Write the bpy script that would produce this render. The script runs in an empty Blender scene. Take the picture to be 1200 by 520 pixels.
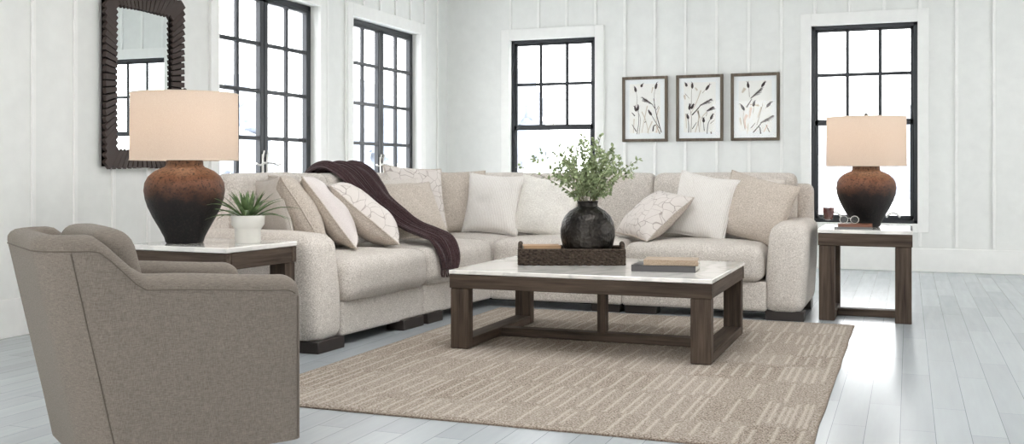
import bpy, bmesh, math, random
from mathutils import Vector, Matrix, noise
random.seed(7)
scene = bpy.context.scene
COL = scene.collection
R = math.radians

# ---------------------------------------------------------------- camera
cd = bpy.data.cameras.new('camera'); cam = bpy.data.objects.new('camera', cd); COL.objects.link(cam)
cam.location = (0, 0, 1.06); cam.rotation_euler = (R(90), 0, R(20.848))
cd.sensor_fit = 'HORIZONTAL'; cd.sensor_width = 36; cd.lens = 36.45
cd.shift_x = -0.0017; cd.shift_y = -0.05; cd.clip_end = 300
scene.camera = cam
# ---------------------------------------------------------------- light
SKY = 4.9
scene.view_settings.view_transform = 'Standard'
scene.view_settings.look = 'None'
scene.view_settings.gamma = 1
scene.view_settings.use_curve_mapping = False
scene.view_settings.exposure = 0.5
BULB = 1.35
wd = bpy.data.worlds.new('sky'); scene.world = wd; wd.use_nodes = True
bg = wd.node_tree.nodes['Background']
bg.inputs[0].default_value = (1.0, 0.992, 0.98, 1); bg.inputs[1].default_value = SKY


# ---------------------------------------------------------------- materials
MATS = {}
class NT:
    def __init__(s, name):
        s.m = bpy.data.materials.new(name); s.m.use_nodes = True
        s.t = s.m.node_tree; s.n = s.t.nodes; s.b = s.n['Principled BSDF']; s.out = s.n['Material Output']
    def add(s, typ, **kw):
        n = s.n.new(typ)
        for k, v in kw.items():
            if k.startswith('i_'):
                key = k[2:]
                n.inputs[int(key) if key.isdigit() else key.replace('_', ' ')].default_value = v
            else: setattr(n, k, v)
        return n
    def link(s, a, b): s.t.links.new(a, b)
    def coords(s, scale=(1, 1, 1), rot=(0, 0, 0)):
        tc = s.add('ShaderNodeTexCoord'); mp = s.add('ShaderNodeMapping')
        mp.inputs['Scale'].default_value = scale; mp.inputs['Rotation'].default_value = rot
        s.link(tc.outputs['Object'], mp.inputs['Vector']); return mp.outputs['Vector']
    def noise(s, vec, scale, detail=4, rough=.55):
        n = s.add('ShaderNodeTexNoise'); n.inputs['Scale'].default_value = scale
        n.inputs['Detail'].default_value = detail; n.inputs['Roughness'].default_value = rough
        s.link(vec, n.inputs['Vector']); return n.outputs['Fac']
    def ramp(s, fac, stops):
        r = s.add('ShaderNodeValToRGB'); e = r.color_ramp.elements
        while len(e) < len(stops): e.new(0.5)
        for el, (p, c) in zip(e, stops): el.position = p; el.color = (*c, 1)
        s.link(fac, r.inputs['Fac']); return r.outputs['Color']
    def mix(s, fac, a, b, mode='MIX'):
        m = s.add('ShaderNodeMix'); m.data_type = 'RGBA'; m.blend_type = mode
        for sock, v in ((m.inputs[0], fac), (m.inputs[6], a), (m.inputs[7], b)):
            if isinstance(v, bpy.types.NodeSocket): s.link(v, sock)
            elif isinstance(v, (int, float)): sock.default_value = v
            else: sock.default_value = (*v, 1)
        return m.outputs[2]
    def math(s, op, a, b=None, c=None):
        m = s.add('ShaderNodeMath'); m.operation = op
        for i, v in enumerate((a, b, c)):
            if v is None: continue
            if isinstance(v, bpy.types.NodeSocket): s.link(v, m.inputs[i])
            else: m.inputs[i].default_value = v
        return m.outputs[0]
    def color(s, c):
        if isinstance(c, bpy.types.NodeSocket): s.link(c, s.b.inputs['Base Color'])
        else: s.b.inputs['Base Color'].default_value = (*c, 1)
    def bump(s, h, strength=.3, dist=.003):
        b = s.add('ShaderNodeBump'); b.inputs['Strength'].default_value = strength; b.inputs['Distance'].default_value = dist
        s.link(h, b.inputs['Height']); s.link(b.outputs['Normal'], s.b.inputs['Normal'])
    def set(s, rough=.5, metal=0, spec=.5):
        s.b.inputs['Roughness'].default_value = rough; s.b.inputs['Metallic'].default_value = metal
        s.b.inputs['Specular IOR Level'].default_value = spec; return s.m

def srgb(r, g, b):
    f = lambda c: (c/255/12.92) if c/255 <= .04045 else ((c/255+.055)/1.055)**2.4
    return (f(r), f(g), f(b))

def plain(name, c, rough=.5, metal=0, spec=.5, bump=0, bscale=200):
    n = NT(name); v = n.coords()
    f = n.noise(v, 9, 3)
    n.color(n.mix(f, tuple(x*.94 for x in c), tuple(min(1, x*1.05) for x in c)))
    if bump: n.bump(n.noise(v, bscale, 3), bump, .002)
    return n.set(rough, metal, spec)

def fabric(name, dark, light, scale=150, bump=.5, dist=.004, stretch=(1, 1, 1), contrast=.18, sheen=.15):
    n = NT(name); v = n.coords(stretch)
    f = n.noise(v, scale, 3, .65); f2 = n.noise(v, scale*.12, 2)
    fm = n.math('ADD', n.math('MULTIPLY', f, .92), n.math('MULTIPLY', f2, .08))
    n.color(n.ramp(fm, [(.5-contrast, dark), (.5+contrast, light)]))
    n.bump(fm, bump, dist)
    n.b.inputs['Sheen Weight'].default_value = sheen
    return n.set(.95, 0, .15)

def linen(name, dark, light, scale=420, bump=.35):
    # plain weave: two crossed fine stretched noises
    n = NT(name)
    tc = n.add('ShaderNodeTexCoord')
    def st(sc):
        mp = n.add('ShaderNodeMapping'); mp.inputs['Scale'].default_value = sc
        n.link(tc.outputs['Object'], mp.inputs['Vector']); return mp.outputs['Vector']
    a = n.noise(st((scale*.06, scale*.06, scale)), 1, 2); b = n.noise(st((scale, scale, scale*.06)), 1, 2)
    f = n.math('ADD', n.math('MULTIPLY', a, .5), n.math('MULTIPLY', b, .5))
    n.color(n.ramp(f, [(.36, dark), (.64, light)])); n.bump(f, bump, .002)
    n.b.inputs['Sheen Weight'].default_value = .1
    return n.set(.95, 0, .15)

def wood(name, axis, dark, light):
    n = NT(name); sc = [55, 55, 55]; sc[axis] = 2.6
    v = n.coords(tuple(sc)); f = n.noise(v, 1, 6, .65)
    sc2 = [14, 14, 14]; sc2[axis] = 1.0
    f2 = n.noise(n.coords(tuple(sc2)), 1, 3)
    fm = n.math('ADD', n.math('MULTIPLY', f, .65), n.math('MULTIPLY', f2, .35))
    n.color(n.ramp(fm, [(.34, dark), (.66, light)])); n.bump(f, .25, .002)
    return n.set(.6, 0, .18)

W_D, W_L = srgb(48, 39, 33), srgb(100, 86, 75)
for ax, nm in enumerate('xyz'): MATS['wood_'+nm] = wood('weathered_wood_'+nm, ax, W_D, W_L)

def marble():
    n = NT('white_marble'); v = n.coords((1, 1, 1))
    d = n.noise(v, 2.2, 5)
    mp = n.add('ShaderNodeVectorMath'); mp.operation = 'ADD'
    dv = n.add('ShaderNodeTexNoise'); dv.inputs['Scale'].default_value = 2.5; dv.inputs['Detail'].default_value = 5
    n.link(v, dv.inputs['Vector'])
    n.link(v, mp.inputs[0]); n.link(dv.outputs['Color'], mp.inputs[1])
    w = n.add('ShaderNodeTexWave'); w.inputs['Scale'].default_value = 1.3; w.inputs['Distortion'].default_value = 5
    w.inputs['Detail'].default_value = 3; n.link(mp.outputs[0], w.inputs['Vector'])
    c = n.ramp(w.outputs['Fac'], [(0, srgb(224, 222, 218)), (.18, srgb(236, 233, 229)), (.5, srgb(243, 240, 235))])
    n.color(c); n.b.inputs['Coat Weight'].default_value = .3; n.b.inputs['Coat Roughness'].default_value = .04
    return n.set(.09, 0, .6)
MATS['marble'] = marble()

def floor_mat():
    n = NT('pale_floor_planks')
    tc = n.add('ShaderNodeTexCoord'); sp = n.add('ShaderNodeSeparateXYZ'); n.link(tc.outputs['Object'], sp.inputs[0])
    cb = n.add('ShaderNodeCombineXYZ')
    n.link(sp.outputs['Y'], cb.inputs[0]); n.link(n.math('ADD', sp.outputs['X'], .299+.1335*60), cb.inputs[1])
    br = n.add('ShaderNodeTexBrick'); n.link(cb.outputs[0], br.inputs['Vector'])
    br.inputs['Scale'].default_value = 1; br.inputs['Brick Width'].default_value = 1.25; br.inputs['Row Height'].default_value = .1335
    br.inputs['Mortar Size'].default_value = .0013; br.inputs['Mortar Smooth'].default_value = .2; br.inputs['Bias'].default_value = 0
    br.offset = .37; br.offset_frequency = 2
    br.inputs['Color1'].default_value = (*srgb(173, 179, 183), 1); br.inputs['Color2'].default_value = (*srgb(184, 190, 194), 1)
    br.inputs['Mortar'].default_value = (*srgb(120, 126, 130), 1)
    mp = n.add('ShaderNodeMapping'); mp.inputs['Scale'].default_value = (22, 1.6, 1); n.link(tc.outputs['Object'], mp.inputs['Vector'])
    g = n.noise(mp.outputs[0], 1, 5, .6)
    gr = n.ramp(g, [(.3, (.95, .95, .95)), (.7, (1.02, 1.02, 1.02))])
    n.color(n.mix(1.0, br.outputs['Color'], gr, 'MULTIPLY'))
    rr = n.math('ADD', n.math('MULTIPLY', g, .06), .22); n.link(rr, n.b.inputs['Roughness'])
    n.bump(br.outputs['Fac'], -.25, .002)
    n.b.inputs['Specular IOR Level'].default_value = .6
    return n.m
MATS['floor'] = floor_mat()
MATS['wall'] = plain('white_wall_paint', srgb(239, 240, 237), .6, 0, .3)
MATS['trim'] = plain('white_trim_paint', srgb(247, 247, 244), .5, 0, .35)
MATS['ceiling'] = plain('white_ceiling_paint', srgb(240, 240, 238), .8, 0, .2)
MATS['black_metal'] = plain('black_window_metal', srgb(42, 45, 50), .4, .1, .5)
MATS['pewter'] = plain('satin_nickel', srgb(215, 213, 208), .3, .6, .5)
MATS['boucle'] = fabric('cream_chenille', srgb(174, 165, 157), srgb(235, 229, 222), 165, .5, .004, contrast=.15)
MATS['pillow_cream'] = fabric('cream_pillow_fabric', srgb(206, 198, 190), srgb(234, 228, 222), 180, .6)
MATS['pillow_beige'] = fabric('beige_chenille_pillow', srgb(172, 160, 147), srgb(222, 212, 202), 150, .6, .004, contrast=.16)
MATS['pillow_white'] = fabric('white_boucle_pillow', srgb(220, 216, 209), srgb(247, 244, 238), 100, .8, .006)
MATS['pillow_blush'] = fabric('pale_linen_pillow', srgb(212, 203, 200), srgb(232, 225, 222), 200, .35)
MATS['linen'] = linen('grey_beige_linen', srgb(104, 96, 88), srgb(148, 138, 128), 1100)
MATS['dark_leg'] = plain('black_brown_leg', srgb(44, 36, 33), .45)
MATS['shadow_black'] = plain('under_sofa_shadow', srgb(20, 19, 19), .9)  # shadow colour for the gap under the sofa
MATS['seam'] = plain('seam_thread', srgb(106, 97, 88), .9)

def squiggle():
    n = NT('line_pattern_pillow'); v = n.coords()
    dn = n.add('ShaderNodeTexNoise'); dn.inputs['Scale'].default_value = 9; dn.inputs['Detail'].default_value = 1
    n.link(v, dn.inputs['Vector'])
    off = n.add('ShaderNodeVectorMath'); off.operation = 'SCALE'; off.inputs['Scale'].default_value = .09
    n.link(dn.outputs['Color'], off.inputs[0])
    ad = n.add('ShaderNodeVectorMath'); ad.operation = 'ADD'; n.link(v, ad.inputs[0]); n.link(off.outputs[0], ad.inputs[1])
    vo = n.add('ShaderNodeTexVoronoi'); vo.feature = 'DISTANCE_TO_EDGE'; vo.inputs['Scale'].default_value = 12.5
    mp = n.add('ShaderNodeMapping'); mp.inputs['Scale'].default_value = (1, .15, 1); n.link(ad.outputs[0], mp.inputs['Vector'])
    n.link(mp.outputs[0], vo.inputs['Vector'])
    c = n.ramp(vo.outputs['Distance'], [(.010, srgb(160, 147, 141)), (.026, srgb(226, 219, 214))])
    f = n.noise(v, 220, 3)
    n.color(n.mix(.25, c, n.ramp(f, [(.3, srgb(205, 195, 188)), (.7, srgb(245, 240, 235))])))
    n.bump(f, .4, .003); n.b.inputs['Sheen Weight'].default_value = .1
    return n.set(.95, 0, .15)
MATS['pillow_lines'] = squiggle()
def stripes():
    n = NT('striped_white_pillow'); v = n.coords()
    w = n.add('ShaderNodeTexWave'); w.wave_type = 'BANDS'; w.bands_direction = 'X'; w.inputs['Scale'].default_value = 30
    w.inputs['Distortion'].default_value = 2.5; w.inputs['Detail'].default_value = 2; w.inputs['Detail Scale'].default_value = 3
    n.link(v, w.inputs['Vector'])
    f = n.noise(v, 160, 3)
    c = n.ramp(w.outputs['Fac'], [(.05, srgb(214, 209, 204)), (.6, srgb(240, 237, 233))])
    n.color(n.mix(.25, c, n.ramp(f, [(.3, srgb(205, 198, 192)), (.7, srgb(245, 242, 238))])))
    n.bump(w.outputs['Fac'], .3, .003); n.b.inputs['Sheen Weight'].default_value = .1
    return n.set(.95, 0, .15)
MATS['pillow_stripe'] = stripes()
def throw_mat():
    n = NT('plum_knit'); v = n.coords()
    f = n.noise(v, 160, 3)
    n.color(n.ramp(f, [(.3, srgb(48, 34, 37)), (.7, srgb(94, 72, 74))]))
    n.bump(f, .9, .005); n.b.inputs['Sheen Weight'].default_value = .25
    return n.set(.95, 0, .1)
MATS['throw'] = throw_mat()

def urn():
    n = NT('copper_to_black_glaze')
    tc = n.add('ShaderNodeTexCoord'); sp = n.add('ShaderNodeSeparateXYZ'); n.link(tc.outputs['Object'], sp.inputs[0])
    f = n.noise(tc.outputs['Object'], 9, 5, .7)
    h = n.math('ADD', sp.outputs['Z'], n.math('MULTIPLY', n.math('SUBTRACT', f, .5), .16))
    c = n.ramp(n.math('MULTIPLY', h, 2.0), [(.26, srgb(18, 17, 18)), (.44, srgb(34, 29, 28)), (.56, srgb(86, 56, 42)), (.70, srgb(138, 94, 70)), (.80, srgb(150, 112, 86)), (.9, srgb(92, 72, 60))])
    sp2 = n.noise(tc.outputs['Object'], 70, 4, .75)
    c2 = n.mix(n.ramp(sp2, [(.5, (0, 0, 0)), (.66, (1, 1, 1))]), c, srgb(40, 34, 32))
    n.color(c2); n.bump(n.noise(tc.outputs['Object'], 75, 5, .7), .55, .006)
    return n.set(.5, .1, .28)
MATS['urn'] = urn()
def shade():
    n = NT('linen_lamp_shade'); v = n.coords((320, 320, 320)); f = n.noise(v, 1, 2)
    c = n.ramp(f, [(.3, srgb(220, 203, 188)), (.7, srgb(234, 220, 206))])
    d = n.add('ShaderNodeBsdfDiffuse'); t = n.add('ShaderNodeBsdfTranslucent'); m = n.add('ShaderNodeMixShader'); m.inputs[0].default_value = .42
    n.link(c, d.inputs[0]); n.link(c, t.inputs[0]); n.link(d.outputs[0], m.inputs[1]); n.link(t.outputs[0], m.inputs[2])
    n.link(m.outputs[0], n.out.inputs['Surface']); return n.m
MATS['shade'] = shade()
MATS['shade_trim'] = plain('shade_trim_tape', srgb(226, 212, 196), .9)
MATS['bronze'] = plain('dark_bronze', srgb(52, 44, 38), .4, .6)
n = NT('warm_bulb'); n.b.inputs['Emission Color'].default_value = (1, .72, .48, 1); n.b.inputs['Emission Strength'].default_value = 6; MATS['bulb'] = n.set()

def glassy(name, tint=(1, 1, 1), refl=.07, rough=.02):
    n = NT(name); t = n.add('ShaderNodeBsdfTransparent'); g = n.add('ShaderNodeBsdfGlossy'); m = n.add('ShaderNodeMixShader')
    t.inputs[0].default_value = (*tint, 1); g.inputs['Roughness'].default_value = rough; m.inputs[0].default_value = refl
    n.link(t.outputs[0], m.inputs[1]); n.link(g.outputs[0], m.inputs[2]); n.link(m.outputs[0], n.out.inputs['Surface']); return n.m
MATS['pane'] = glassy('window_glass', (.98, .99, 1), .05)
MATS['cup_glass'] = glassy('clear_glass', (.97, .97, .97), .06)
MATS['print_glass'] = glassy('low_glare_glass', (1, 1, 1), .012)
MATS['coffee'] = plain('dark_red_drink', srgb(84, 30, 26), .2)
MATS['mirror'] = plain('silver_mirror', (.80, .84, .84), .015, 1, .5)
n = NT('silver_mirror_glass'); n.color((.82, .86, .86)); MATS['mirror'] = n.set(.0, 1, .5)
MATS['mirror_frame'] = plain('espresso_ribbed_wood', srgb(64, 52, 48), .5, 0, .3)
MATS['mirror_groove'] = plain('espresso_groove', srgb(26, 21, 20), .8, 0, .1)
MATS['vase'] = None
n = NT('hammered_dark_metal'); v = n.coords(); vo = n.add('ShaderNodeTexVoronoi'); vo.inputs['Scale'].default_value = 52; n.link(v, vo.inputs['Vector'])
n.color(n.ramp(n.noise(v, 14, 4), [(.3, srgb(30, 28, 27)), (.7, srgb(60, 56, 52))])); n.bump(vo.outputs['Distance'], .6, .006)
MATS['vase'] = n.set(.36, .7, .5)
MATS['wicker'] = fabric('dark_woven_seagrass', srgb(30, 25, 23), srgb(98, 86, 76), 70, .9, .004, contrast=.22, sheen=0)
def leafmat(name, a, b, scale=30):
    n = NT(name); n.color(n.ramp(n.noise(n.coords(), scale, 2), [(.3, a), (.7, b)])); return n.set(.5, 0, .4)
MATS['leaf'] = leafmat('sage_green_leaf', srgb(100, 118, 78), srgb(174, 186, 144))
MATS['stem'] = leafmat('green_brown_stem', srgb(96, 96, 66), srgb(128, 124, 92))
MATS['succulent'] = leafmat('succulent_leaf', srgb(58, 82, 50), srgb(124, 146, 98), 22)
MATS['soil'] = plain('dark_soil', srgb(44, 38, 34), .95, bump=1, bscale=90)
MATS['pot'] = plain('matte_white_ceramic', srgb(226, 224, 217), .45)
MATS['book_tan'] = plain('tan_book_cloth', srgb(183, 150, 116), .7)
MATS['book_brown'] = plain('brown_book_cloth', srgb(116, 84, 60), .6)
MATS['book_cream'] = plain('cream_book_cloth', srgb(214, 200, 180), .7)
MATS['book_black'] = plain('charcoal_book_cover', srgb(52, 49, 50), .35)
MATS['book_oat'] = fabric('oatmeal_book_cloth', srgb(150, 130, 110), srgb(190, 172, 152), 220, .4)
n = NT('book_pages'); w = n.add('ShaderNodeTexNoise'); w.inputs['Scale'].default_value = 1; n.link(n.coords((2, 2, 600)), w.inputs['Vector'])
n.color(n.ramp(w.outputs['Fac'], [(.35, srgb(206, 200, 190)), (.65, srgb(240, 236, 228))])); MATS['pages'] = n.set(.9)
MATS['leather'] = plain('chestnut_leather', srgb(122, 76, 56), .45)
MATS['magazine'] = plain('grey_magazine_cover', srgb(92, 92, 92), .3)
MATS['frame_wood'] = wood('taupe_frame_wood', 2, srgb(88, 78, 68), srgb(124, 112, 100))
MATS['mat_board'] = plain('white_mat_board', srgb(246, 249, 249), .8)
MATS['paper'] = plain('art_paper', srgb(248, 247, 242), .85)
MATS['ink'] = plain('dark_brown_ink', srgb(62, 50, 50), .85)
MATS['ink_mid'] = plain('brown_grey_ink', srgb(140, 124, 114), .85)
MATS['ink_pale'] = plain('pale_tan_wash', srgb(214, 203, 188), .85)
MATS['ink_blush'] = plain('pale_peach_wash', srgb(234, 216, 203), .85)
MATS['snow'] = plain('snowy_ground', (.86, .88, .9), .9)
MATS['hazed_crown'] = plain('hazed_foliage', srgb(150, 157, 169), .95)  # outdoor haze is put into this pale blue-grey crown colour
MATS['bark'] = plain('grey_bark', srgb(140, 144, 152), .95)

# ---------------------------------------------------------------- builders
ORIGIN = {}
def mat_of(o):
    m = Matrix.Translation(o.location) @ o.rotation_euler.to_matrix().to_4x4()
    if o.parent: m = mat_of(o.parent) @ m
    return m
def build(name, bm, mat, parent=None, smooth=True, local=False):
    """link a bmesh as ONE mesh object; geometry given in world space unless local"""
    if parent is not None and not local:
        bm.transform(mat_of(parent).inverted())
    bmesh.ops.recalc_face_normals(bm, faces=bm.faces)
    me = bpy.data.meshes.new(name); bm.to_mesh(me); bm.free()
    mats = mat if isinstance(mat, (list, tuple)) else [mat]
    for m in mats: me.materials.append(MATS[m])
    if smooth:
        me.polygons.foreach_set('use_smooth', [True]*len(me.polygons))
        try: me.set_sharp_from_angle(angle=R(40))
        except Exception: pass
    o = bpy.data.objects.new(name, me); COL.objects.link(o)
    if parent is not None: o.parent = parent
    return o
def tag(o, label=None, cat=None, group=None, kind=None):
    if label: o['label'] = label
    if cat: o['category'] = cat
    if group: o['group'] = group
    if kind: o['kind'] = kind
    return o
def empty(name, loc, rz=0, rot=None):
    o = bpy.data.objects.new(name, None); o.empty_display_size = .1
    o.location = loc; o.rotation_euler = rot if rot else (0, 0, rz); COL.objects.link(o); return o
def copy_tree(o, parent=None):
    c = o.copy(); COL.objects.link(c)
    if parent: c.parent = parent
    for ch in list(o.children): copy_tree(ch, c)
    return c
def new(): return bmesh.new()
def bx(bm, x0, x1, y0, y1, z0, z1, bev=0, seg=2, M=None, mi=0):
    b2 = bmesh.new()
    vs = [b2.verts.new((x, y, z)) for x in (x0, x1) for y in (y0, y1) for z in (z0, z1)]
    for q in ((0, 1, 3, 2), (4, 6, 7, 5), (0, 4, 5, 1), (2, 3, 7, 6), (0, 2, 6, 4), (1, 5, 7, 3)):
        b2.faces.new([vs[i] for i in q])
    if bev: bmesh.ops.bevel(b2, geom=b2.edges[:], offset=bev, segments=seg, profile=.6, affect='EDGES')
    if M is not None: b2.transform(M)
    merge(bm, b2, mi)
def merge(bm, b2, mi=None):
    mp = {}
    for v in b2.verts: mp[v] = bm.verts.new(v.co)
    for f in b2.faces:
        try:
            g = bm.faces.new([mp[v] for v in f.verts]); g.material_index = f.material_index if mi is None else mi
        except ValueError: pass
    b2.free()
def grid(bm, pts, close_u=False, close_v=False, mi=0):
    V = [[bm.verts.new(p) for p in row] for row in pts]
    nu, nv = len(V), len(V[0])
    for i in range(nu if close_u else nu-1):
        for j in range(nv if close_v else nv-1):
            f = bm.faces.new((V[i][j], V[(i+1) % nu][j], V[(i+1) % nu][(j+1) % nv], V[i][(j+1) % nv])); f.material_index = mi
    return V
def lathe(bm, prof, n=48, c=(0, 0, 0), mi=0):
    pts = [[(c[0]+r*math.cos(2*math.pi*k/n), c[1]+r*math.sin(2*math.pi*k/n), c[2]+z) for k in range(n)] for r, z in prof]
    V = grid(bm, pts, close_v=True, mi=mi)
    for row in (V[0], V[-1]):
        try: bm.faces.new(row).material_index = mi
        except ValueError: pass
def smooth_path(P, n):
    P = [Vector(p) for p in P]; out = []
    if len(P) < 3: return [P[0].lerp(P[-1], i/n) for i in range(n+1)]
    S = len(P)-1
    for i in range(n+1):
        t = i/n*S; k = min(int(t), S-1); u = t-k
        p0, p1, p2, p3 = P[max(k-1, 0)], P[k], P[k+1], P[min(k+2, S)]
        out.append(.5*((2*p1)+(p2-p0)*u+(2*p0-5*p1+4*p2-p3)*u*u+(3*p1-p0-3*p2+p3)*u**3))
    return out
def tube(bm, P, r, n=8, closed=False, mi=0, r1=None):
    P = [Vector(p) for p in P]; N = len(P); rows = []; up = None
    for i, p in enumerate(P):
        a = P[(i-1) % N] if closed or i else P[0]; b = P[(i+1) % N] if closed or i < N-1 else P[-1]
        t = (b-a).normalized() if (b-a).length > 1e-9 else Vector((0, 0, 1))
        if up is None:
            up = Vector((0, 0, 1)) if abs(t.z) < .9 else Vector((1, 0, 0))
        s = t.cross(up)
        if s.length < 1e-6: s = t.orthogonal()
        s.normalize(); up = s.cross(t).normalized()
        rr = r if r1 is None else r+(r1-r)*i/(N-1)
        rows.append([p+rr*(math.cos(2*math.pi*k/n)*s+math.sin(2*math.pi*k/n)*up) for k in range(n)])
    V = grid(bm, rows, close_u=closed, close_v=True, mi=mi)
    if not closed:
        for row in (V[0], V[-1]):
            try: bm.faces.new(row).material_index = mi
            except ValueError: pass
def soft_box(c, half, r, crown=(0, 0, 0), m=7, wob=.004, seed=0, M=None, lean=None):
    """cushion: rounded box with bulging faces (crown along x,y,z) and slight unevenness"""
    def ax(h, rr):
        k = 4
        a = [-h+rr*(1-math.cos(math.pi/2*j/k)) for j in range(k)]
        inner = [-h+rr+(2*h-2*rr)*j/m for j in range(m+1)]
        return a+inner+[-x for x in reversed(a)]
    hx, hy, hz = half
    X, Y, Z = ax(hx, min(r, hx*.98)), ax(hy, min(r, hy*.98)), ax(hz, min(r, hz*.98))
    bm = bmesh.new(); cache = {}
    def vert(i, j, k):
        key = (i, j, k)
        if key in cache: return cache[key]
        p = Vector((X[i], Y[j], Z[k]))
        inn = Vector([max(-(h-min(r, h*.98)), min(h-min(r, h*.98), q)) for q, h in zip(p, half)])
        d = p-inn
        if d.length > 1e-9: p = inn+d.normalized()*r
        u, v, w = p.x/hx, p.y/hy, p.z/hz
        q = lambda a: max(0., 1-a*a)
        p = p+Vector((crown[0]*u*q(v)*q(w), crown[1]*v*q(u)*q(w), crown[2]*w*q(u)*q(v)))
        s = Vector((seed*3.1, seed*1.7, seed*.9))
        p += noise.noise_vector(p*4+s)*wob
        if lean: p = lean(p)
        cache[key] = bm.verts.new(p); return cache[key]
    nx, ny, nz = len(X)-1, len(Y)-1, len(Z)-1
    def face(*k):
        vs = [vert(*q) for q in k]
        if len(set(vs)) == 4:
            try: bm.faces.new(vs)
            except ValueError: pass
    for i in range(nx):
        for j in range(ny): face((i, j, 0), (i+1, j, 0), (i+1, j+1, 0), (i, j+1, 0)); face((i, j, nz), (i+1, j, nz), (i+1, j+1, nz), (i, j+1, nz))
        for k in range(nz): face((i, 0, k), (i+1, 0, k), (i+1, 0, k+1), (i, 0, k+1)); face((i, ny, k), (i+1, ny, k), (i+1, ny, k+1), (i, ny, k+1))
    for j in range(ny):
        for k in range(nz): face((0, j, k), (0, j+1, k), (0, j+1, k+1), (0, j, k+1)); face((nx, j, k), (nx, j+1, k), (nx, j+1, k+1), (nx, j, k+1))
    T = Matrix.Translation(c)
    bm.transform(T @ M if M is not None else T)
    return bm

# ---------------------------------------------------------------- setting
XL, YB, ZC = -5.35, 11.729, 3.45
XR, YF = 4.2, -2.5
def wall_with_holes(name, axis, at, thick, lo, hi, z1, holes):
    """axis 'x': wall plane x=at spanning y; holes = (a0,a1,z0,z1)"""
    bm = new()
    def put(a0, a1, z0, z1):
        if a1-a0 < 1e-4 or z1-z0 < 1e-4: return
        if axis == 'x': bx(bm, at-thick, at, a0, a1, z0, z1)
        else: bx(bm, a0, a1, at, at+thick, z0, z1)
    cur = lo
    for a0, a1, z0, zz in sorted(holes):
        put(cur, a0, 0, z1); put(a0, a1, 0, z0); put(a0, a1, zz, z1); cur = a1
    put(cur, hi, 0, z1)
    return tag(build(name, bm, 'wall', smooth=False), kind='structure')
ZW0, ZW1 = .50, 2.655
LW = [(7.143, 8.72), (9.357, 10.934)]
BW = [(-4.511, -3.44), (-.994, .089)]
wall_with_holes('wall_left', 'x', XL, .22, YF, YB+.22, ZC, [(a, b, ZW0, ZW1) for a, b in LW])
wall_with_holes('wall_back', 'y', YB, .22, XL, XR, ZC, [(a, b, ZW0, 2.637) for a, b in BW])
wall_with_holes('wall_front', 'y', YF-.22, .22, XL-.22, XR+.22, ZC, [(-4.6, -2.6, .3, 2.8), (-1.6, .6, .3, 2.8)])  # unseen wall limiting light from behind; its openings are added for daylight
wall_with_holes('wall_right', 'x', XR+.22, .22, YF, YB+.22, ZC, [(5.0, 6.6, ZW0, ZW1), (8.4, 10.0, ZW0, ZW1)])  # unseen, added to cut light from the right; openings let some in
bm = new(); bx(bm, XL-.22, XR+.22, YF, YB+.22, -.12, 0); tag(build('floor', bm, 'floor', smooth=False), kind='structure')
bm = new(); SX0, SX1, SY0, SY1 = -2.3, -.8, 3.3, 6.2     # unseen ceiling opening, added to light the seating from above
for q in ((XL-.22, SX0, YF, YB+.22), (SX1, XR+.22, YF, YB+.22), (SX0, SX1, YF, SY0), (SX0, SX1, SY1, YB+.22)): bx(bm, *q, ZC, ZC+.12)
tag(build('ceiling', bm, 'ceiling', smooth=False), kind='structure')

CW = .11   # casing width
def casing(bm, a0, a1, z0, z1, put):
    put(bm, a0-CW, a0, z0-.09, z1+CW+.02); put(bm, a1, a1+CW, z0-.09, z1+CW+.02)
    put(bm, a0-.001, a1+.001, z1, z1+CW+.02); put(bm, a0-.001, a1+.001, z0-.09, z0)
# board and batten strips
bm = new(); spans = [(a-CW, b+CW) for a, b in BW]
k = -13
while k < 15:
    x = .112+.355*k; k += 1
    if x < XL+.1 or x > XR: continue
    if any(a < x < b for a, b in spans):
        bx(bm, x-.016, x+.016, YB-.02, YB, 2.637+CW+.02, ZC, .003, 1); bx(bm, x-.016, x+.016, YB-.02, YB, .26, ZW0-.09, .003, 1)
    else: bx(bm, x-.016, x+.016, YB-.02, YB, .26, ZC, .003, 1)
tag(build('trim_1', bm, 'trim'), kind='structure')
bm = new(); spans = [(a-CW, b+CW) for a, b in LW]
for k in range(-32, 7):
    y = 9.6+.366*k
    if y < YF+.1 or y > YB-.08: continue
    if any(a < y < b for a, b in spans):
        bx(bm, XL, XL+.02, y-.016, y+.016, ZW1+CW+.02, ZC, .003, 1); bx(bm, XL, XL+.02, y-.016, y+.016, .26, ZW0-.09, .003, 1)
    else: bx(bm, XL, XL+.02, y-.016, y+.016, .26, ZC, .003, 1)
tag(build('trim_2', bm, 'trim'), kind='structure')
bm = new(); bx(bm, XL, XR, YB-.022, YB, 0, .245, .004, 1); tag(build('baseboard_back', bm, 'trim'), kind='structure')
bm = new(); bx(bm, XL, XL+.018, YF, YB-.018, 0, .245, .004, 1); tag(build('baseboard_left', bm, 'trim'), kind='structure')

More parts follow.
